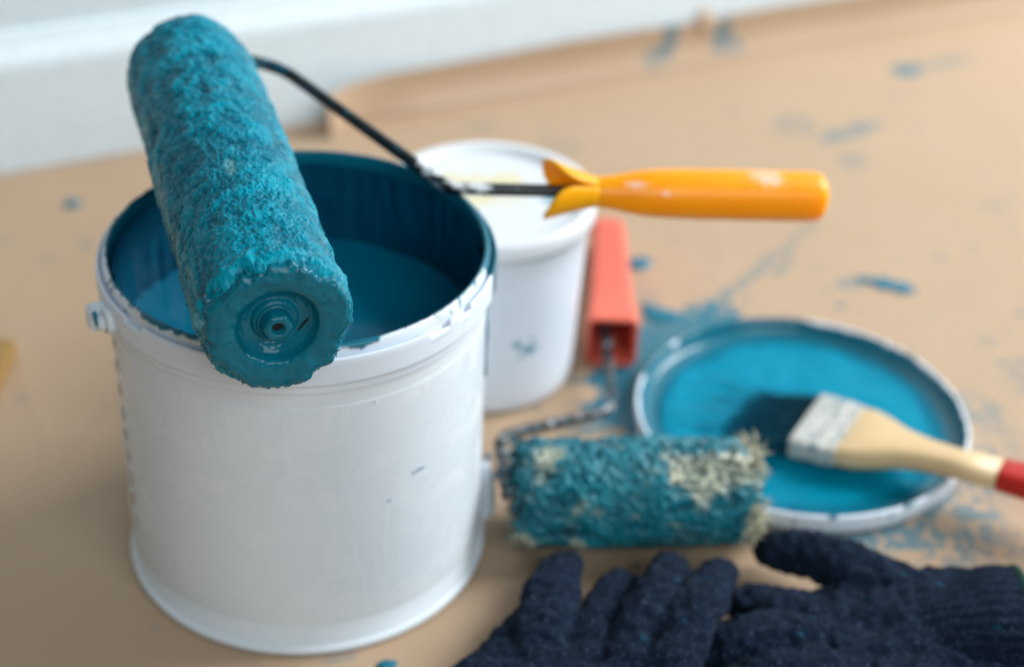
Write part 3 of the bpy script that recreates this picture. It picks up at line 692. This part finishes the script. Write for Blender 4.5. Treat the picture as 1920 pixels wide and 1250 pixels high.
hd = mesh('handle', ordV, F, M_RED, sr, False)
bv = hd.modifiers.new('soft', 'BEVEL'); bv.width = .0012; bv.segments = 2; bv.limit_method = 'ANGLE'

# ------------------------------------------------------------------ the lid with paint, and the brush on it
LC = np.array([.3219, .0777, 0]); LR = .1086
ld = empty('bucket_lid', (LC[0], LC[1], .002)); tag(ld, 'round white lid lying upturned on the paper, filled with bright teal paint', 'lid')
lidp = dense([(.001, .002), (.1045, .002), (.1068, .0028), (.1080, .005), (.1086, .010), (.1086, .0150), (.1080, .0162), (.1068, .0164), (.1058, .0156), (.1052, .0135), (.1040, .0095), (.1015, .0068), (.0975, .0058), (.0950, .0060), (.0938, .0050), (.0920, .0046), (.001, .0046)], .0012)
V, F, t, rh = lathe_pts(lidp, 500, LC)
sl = np.zeros(len(lidp)); sl[1:] = np.cumsum(np.hypot(*np.diff(np.array(lidp), axis=0).T)); tot = sl[-1]; sl = np.repeat(sl, 500)
ringl = np.stack([np.cos(t)*.1, np.sin(t)*.1, 0*t], 1); el = .6*fbm(ringl, 45, 3, 301)+.4*fbm(ringl, 150, 3, 302)
ad = np.degrees(t) % 360
i_top = np.argmin([abs(p[0]-.1068)+abs(p[1]-.0164) for p in lidp]); s_top = np.cumsum([0]+list(np.hypot(*np.diff(np.array(lidp), axis=0).T)))[i_top]
lim = s_top+.0012+.003*el-bump_ang(110, 22, .012)-bump_ang(140, 10, .014)-bump_ang(88, 10, .008)+bump_ang(160, 10, .002)+bump_ang(130, 4, .012)
pm = sstep(-.0006, .0006, sl-lim); pm = np.maximum(pm, sstep(.55, .7, fbm(V, 150, 3, 310)+bump_ang(120, 40, .15))*(rh[:, 1] > .004))
V += np.array([0, 0, 1])*(pm*.0004*(1+el))[:, None]
lo = mesh('rim', V, F, M_RIM, ld, True, {'paint': pm, 'milky': 0*pm})
V, F, t, rh = lathe_pts([(.0003, .0066)]+[(r, .0066) for r in np.linspace(.003, .0925, 110)]+[(.0940, .0062), (.0948, .0054)], 300, LC)
bx = np.array([.300, .072]);
bdir = np.array([.79, -.61]); uu = (V[:, 0]-.283)*bdir[0]+(V[:, 1]-.086)*bdir[1]; ww = -(V[:, 0]-.283)*bdir[1]+(V[:, 1]-.086)*bdir[0]
drag = sstep(-.05, -.005, uu)*sstep(.05, .02, uu)*sstep(.040, .022, np.abs(ww+.004*noise(V, 60, 330)))
lines = fbm(np.stack([uu*.12, ww, 0*uu], 1), 260, 3, 331)
V[:, 2] += np.where(rh[:, 0] < .092, .0008*fbm(V, 35, 3, 320)+.0005*fbm(V*np.array([.4, 1, 1]), 120, 2, 321)+drag*.0009*lines, 0)
streak = np.clip(drag*sstep(-.25, .45, lines+.25), 0, 1)*.65
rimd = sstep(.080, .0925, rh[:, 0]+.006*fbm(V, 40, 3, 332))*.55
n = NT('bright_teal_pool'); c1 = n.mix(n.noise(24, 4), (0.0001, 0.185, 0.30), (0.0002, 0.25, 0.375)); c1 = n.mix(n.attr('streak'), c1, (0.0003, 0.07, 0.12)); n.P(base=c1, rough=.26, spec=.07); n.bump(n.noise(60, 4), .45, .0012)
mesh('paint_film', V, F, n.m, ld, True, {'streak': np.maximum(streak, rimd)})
# brush
br = empty('paint_brush', (.35, .04, .008)); tag(br, 'flat paint brush with pale wooden handle and red tip, bristles in the lid paint', 'paint brush')
b0 = np.array([.2795, .0876, .0120]); f0 = np.array([.3190, .0590, .0185]); f1 = np.array([.3450, .0400, .0225]); h9 = np.array([.4560, -.0440, .036])
BD = h9-f0; BD /= np.linalg.norm(BD); BW = np.cross([0, 0, 1], BD); BW /= np.linalg.norm(BW); BN = np.cross(BD, BW)   # BW across (away from camera), BN up
def rsec(c, w, h, r, rot=0):
    return [c+BW*x+BN*z for x, z in rrect(w, h, r, 5)]
def loft(name, secs, mat, parent, smooth=True):
    V = []
    for c, w, h, r in secs: V += rsec(np.asarray(c), w, h, r)
    F = gridfaces(20, len(secs)).tolist(); kk = len(V)
    F += [tuple(range(20))[::-1], tuple(range(kk-20, kk))]
    return mesh(name, V, F, mat, parent, smooth)
fer_m = None
n = NT('paint_smeared_ferrule'); bc = n.mix(n.noise(70, 5, .65), (.30, .32, .31), (.66, .64, .58)); bc = n.mix(n.ramp(n.noise(120, 4), [(.60, 0.0), (.66, 1.0)]), bc, (.02, .17, .24)); n.P(base=bc, rough=.42, metal=.15, spec=.45); n.bump(n.noise(200, 4), .25, .001); M_FER = n.m
FLn = .030; W2 = .0300
fb = f0
fr = loft('ferrule', [(fb, W2, .0068, .003), (fb+BD*.0015, W2+.0004, .0072, .003), (fb+BD*.007, W2, .0068, .003), (fb+BD*.0085, W2+.0005, .0074, .003), (fb+BD*.0105, W2, .0068, .003), (fb+BD*.019, W2-.0002, .0068, .003), (fb+BD*.0205, W2+.0003, .0073, .003), (fb+BD*.022, W2-.0003, .0067, .003), (fb+BD*FLn, W2-.0010, .0064, .003)], M_FER, br, False)
for sx in (-.018, .0, .018):
    lathe('rivet', [(.0001, .0012), (.0012, .001), (.0016, .0002), (.0016, -.002)], plain('rivet_steel', (.5, .5, .5), .35, metal=.7), fr, 16, fb+BD*.025+BW*sx+BN*.0066, tuple(BN))
n = NT('pale_wood'); c = n.coord(); mp = n.n('ShaderNodeMapping'); n.t.links.new(c, mp.inputs['Vector']); mp.inputs['Rotation'].default_value = (0, 0, .62); mp.inputs['Scale'].default_value = (1, 9, 9)
g = n.noise(40, 5, .6, mp.outputs[0]); n.P(base=n.mix(g, (.58, .40, .20), (.72, .54, .31)), rough=.42, spec=.4); n.bump(g, .15, .0006); M_WOOD = n.m
hsx = [(fb+BD*(FLn-.006), W2-.0022, .0056, .003), (fb+BD*FLn, W2-.0022, .0062, .004), (fb+BD*(FLn+.004), W2-.0018, .0072, .005), (fb+BD*(FLn+.012), W2-.0035, .0080, .006), (fb+BD*(FLn+.022), .0215, .0082, .006), (fb+BD*(FLn+.034), .0155, .0080, .006), (fb+BD*(FLn+.050), .0120, .0074, .006), (fb+BD*(FLn+.068), .0108, .0070, .006), (fb+BD*(FLn+.097), .0112, .0070, .006)]
loft('handle', hsx, M_WOOD, br)
red2 = plain('red_dipped_tip', (.50, .022, .015), .3)
loft('handle_tip', [(fb+BD*(FLn+.0965), .0116, .0074, .006), (fb+BD*(FLn+.098), .0117, .0075, .006), (fb+BD*(FLn+.12), .0135, .0078, .006), (fb+BD*(FLn+.14), .0150, .0076, .006), (fb+BD*(FLn+.155), .013, .006, .005), (fb+BD*(FLn+.16), .006, .003, .002)], red2, br)
# bristles: locks of stiff hair lying in the paint
N = 430; g = np.random.default_rng(12)
u = g.uniform(-1, 1, N); w = g.uniform(-1, 1, N)
Vs = []; Fs = []; Hs = []; base = 0
for i in range(N):
    p0 = fb+BD*.002+BW*u[i]*(W2-.002)+BN*w[i]*.0055
    L = .047*(1-.16*abs(u[i])+g.normal()*.10)
    dirv = -BD+BW*(u[i]*.16+g.normal()*.08)+BN*(g.normal()*.05-.03); dirv[2] -= .08+.05*w[i]; dirv /= np.linalg.norm(dirv)
    pts = [p0+dirv*L*q+np.array([0, 0, -.008*q*q]) for q in (0, .35, .7, 1)]
    ww = .0007
    for q, p in enumerate(pts):
        p[2] = max(p[2], .0066+.0012*(w[i]+1)); w_ = ww*(1-.6*q/3)
        Vs += [p+BW*w_, p-BW*w_*.5+BN*w_*.9, p-BW*w_*.5-BN*w_*.9]; Hs += [q/3]*3
    for q in range(3):
        for j in range(3):
            a = base+q*3+j; b = base+q*3+(j+1) % 3; Fs.append((a, b, b+3, a+3))
    base += 12
n = NT('paint_clogged_bristles'); h = n.attr('hgt'); n.P(base=n.mix(h, (0.001, 0.045, 0.075), (0.0005, 0.17, 0.27)), rough=.35, spec=.4)
bo = mesh('bristles', np.array(Vs), np.array(Fs), n.m, br, True, {'hgt': np.array(Hs)}); tag(bo, kind='stuff')

# ------------------------------------------------------------------ gloves
n = NT('navy_knit'); fl = n.noise(700, 2, .5); flm = n.ramp(fl, [(.60, 0.0), (.72, 1.0)]); nz = n.noise(120, 5, .65)
c1 = n.mix(nz, (0.0015, 0.0045, 0.011), (0.012, 0.024, 0.048)); c1 = n.mix(n.math('MULTIPLY', flm, .5), c1, (0.13, 0.19, 0.32))
flt = n.noise(95, 2, .5); c1 = n.mix(n.math('MULTIPLY', n.ramp(flt, [(.70, 0.0), (.78, 1.0)]), .5), c1, (0.01, 0.16, 0.26))
n.P(base=c1, rough=.95, spec=.04, sheen=.02); n.bump(n.noise(1100, 3, .7), .8, .0012); M_KNIT = n.m
green_m = plain('green_hem_thread', (.004, .040, .028), .8, .2)
def glove(name, label, fingers, palm, seed, hem=None, blobs=()):
    """fingers and palm: swept flattened tubes fused into one skin"""
    Vs = []; Fs = []; b = 0
    for pts, rads, flat in fingers+palm:
        P = spline(pts, 8); R = np.interp(np.linspace(0, 1, len(P)), np.linspace(0, 1, len(rads)), rads); e_ = P[-1]-P[-2]; e_ /= np.linalg.norm(e_); r_ = R[-1]
        P = np.vstack([P, [P[-1]+e_*r_*q for q in (.35, .6, .8, .93)]]); R = np.concatenate([R, [r_*q for q in (.94, .8, .6, .36)]])
        V, F = tube_pts(P, R, 20, flat, True, np.array([0, 0, 1.0])); Vs.append(V); Fs.append(F+b); b += len(V)
    V = np.vstack(Vs); F = np.vstack(Fs)
    me = bpy.data.meshes.new('tmp'); me.from_pydata(V.tolist(), [], F.tolist())
    o = bpy.data.objects.new('tmp', me); COL.objects.link(o)
    r = o.modifiers.new('r', 'REMESH'); r.mode = 'VOXEL'; r.voxel_size = .0015
    s = o.modifiers.new('s', 'SMOOTH'); s.factor = .5; s.iterations = 2
    dg = bpy.context.evaluated_depsgraph_get(); ev = o.evaluated_get(dg).to_mesh()
    nv = len(ev.vertices); co = np.empty(nv*3, np.float32); ev.vertices.foreach_get('co', co); co = co.reshape(-1, 3).astype(float)
    no = np.empty(nv*3, np.float32); ev.vertices.foreach_get('normal', no); no = no.reshape(-1, 3)
    FF = [tuple(p.vertices) for p in ev.polygons]
    o.evaluated_get(dg).to_mesh_clear(); bpy.data.objects.remove(o)
    co += no*(.0024*fbm(co, 40, 3, seed)+.0026*(.5-np.abs(noise(co*np.array([.8, 1.2, 1]), 75, seed+3)))+.0012*noise(co, 160, seed+9)+.0004*noise(co, 420, seed+6))[:, None]
    co[:, 2] = np.maximum(co[:, 2], .0022+.0003*noise(co, 200, 1))
    quads = [f for f in FF if len(f) == 4]
    root = empty(name, (co[:, 0].mean(), co[:, 1].mean(), .002)); tag(root, label, 'glove', 'pair of knitted work gloves')
    mesh('knit_body', co, np.array(quads), M_KNIT, root)
    return root
G = lambda x, y, z: at(x, y, z)
# left glove: four fingers pointing to the roller, palm running out of frame at the bottom
g1 = glove('knit_glove', 'dark navy knitted glove with four fingers spread against the shaggy roller',
  [([G(1010, 1260, .018), G(1022, 1180, .024), G(1038, 1105, .027), G(1056, 1058, .022)], [.0160, .0150, .0150, .0110], .72),
   ([G(1085, 1285, .018), G(1108, 1205, .022), G(1140, 1135, .021), G(1165, 1092, .017)], [.0140, .0132, .0128, .0098], .72),
   ([G(1160, 1300, .020), G(1188, 1212, .027), G(1230, 1125, .031), G(1262, 1066, .027)], [.0145, .0142, .0148, .0112], .74),
   ([G(1245, 1300, .022), G(1272, 1210, .031), G(1318, 1122, .034), G(1348, 1072, .028)], [.0145, .0142, .0142, .0105], .74)],
  [([G(1045, 1215, .013), G(1000, 1330, .016), G(940, 1480, .015)], [.020, .034, .040], .5),
   ([G(1130, 1235, .013), G(1095, 1340, .018), G(1050, 1500, .016)], [.023, .036, .045], .5),
   ([G(1012, 1165, .014), G(965, 1235, .013), G(905, 1330, .013)], [.0130, .020, .028], .6),
   ([G(1215, 1252, .016), G(1170, 1380, .018)], [.024, .03], .55)], 401)
# right glove: lying on its side, thumb up at the back, cuff to the right
g2 = glove('knit_glove', 'dark navy knitted glove with thumb pointing left and green-hemmed ribbed cuff',
  [([G(1740, 1125, .022), G(1630, 1082, .030), G(1540, 1046, .028), G(1452, 1026, .020)], [.016, .0155, .0150, .0115], .85),
   ([G(1560, 1165, .020), G(1470, 1140, .022), G(1395, 1128, .018), G(1372, 1128, .014)], [.017, .0140, .0115, .008], .75),
   ([G(1570, 1215, .018), G(1450, 1195, .024), G(1370, 1205, .022), G(1330, 1222, .018)], [.020, .0170, .0150, .010], .7),
   ([G(1600, 1275, .018), G(1480, 1270, .022), G(1360, 1290, .018)], [.020, .018, .012], .7)],
  [([G(1520, 1190, .018), G(1640, 1162, .020), G(1740, 1140, .022), G(1860, 1140, .022)], [.026, .031, .029, .0260], .55),
   ([G(1560, 1240, .018), G(1680, 1225, .018), G(1800, 1205, .020), G(1880, 1195, .022)], [.034, .038, .036, .034], .45),
   ([G(1640, 1290, .018), G(1760, 1270, .018), G(1880, 1250, .020)], [.030, .034, .034], .5)], 431)
# ribbed cuff and hem
cp = spline([G(1660, 1200, .018), G(1750, 1192, .020), G(1830, 1183, .025), G(1880, 1180, .027), G(1912, 1182, .027)], 14)
crad = np.interp(np.linspace(0, 1, len(cp)), [0, .25, .6, 1], [.022, .0330, .0400, .0425])
V, F = tube_pts(cp, crad, 300, .56, False, np.array([0, 0, 1.0]))
tq = np.tile(np.arange(300)/300*2*np.pi, len(cp)); ctr = np.repeat(cp, 300, 0); al = np.repeat(np.linspace(0, 1, len(cp)), 300)
V = ctr+(V-ctr)*(1+.022*np.sin(tq*34+2*noise(V, 25, 8))*sstep(0, .4, al)+.10*noise(V, 26, 5))[:, None]; V[:, 2] = np.maximum(V[:, 2], .0025)
cu = mesh('ribbed_cuff', V, gridfaces(300, len(cp)), M_KNIT, g2)
cu.modifiers.new('thickness', 'SOLIDIFY').thickness = .002
ring = V[-300:]; hv_, hf_ = tube_pts(np.vstack([ring[::4], ring[:1]]), .0032, 10, 1, False)
mesh('green_hem', hv_, hf_.tolist(), green_m, g2)
# teal dab on the last fingertip
p = G(1343, 1062, .034); V, F, t, rh = lathe_pts([(max(1e-5, math.sin(math.pi*j/12)), -math.cos(math.pi*j/12)) for j in range(13)], 20)
mesh('paint_dab', p+V*np.array([.006, .005, .0028])*(1+.3*fbm(V, 2, 2, 4)[:, None])-np.array([0, 0, .003]), F.tolist(), M_PAINT, g1)

# ------------------------------------------------------------------ wooden block at the left edge
wb = at(4, 752, .002); yel = plain('ochre_block', (.34, .20, .055), .6)
rt = math.radians(-8); cxy = np.array([wb[0], wb[1]])+np.array([-.045*math.cos(rt)-.022*math.sin(rt)*0, .0])+np.array([0, .03])
o = bevel_box('wooden_block', cxy[0], cxy[1], .002, .09, .06, .013, rt, yel, None, .0015); tag(o, 'ochre wooden block corner on the paper at the far left edge', 'wood block')
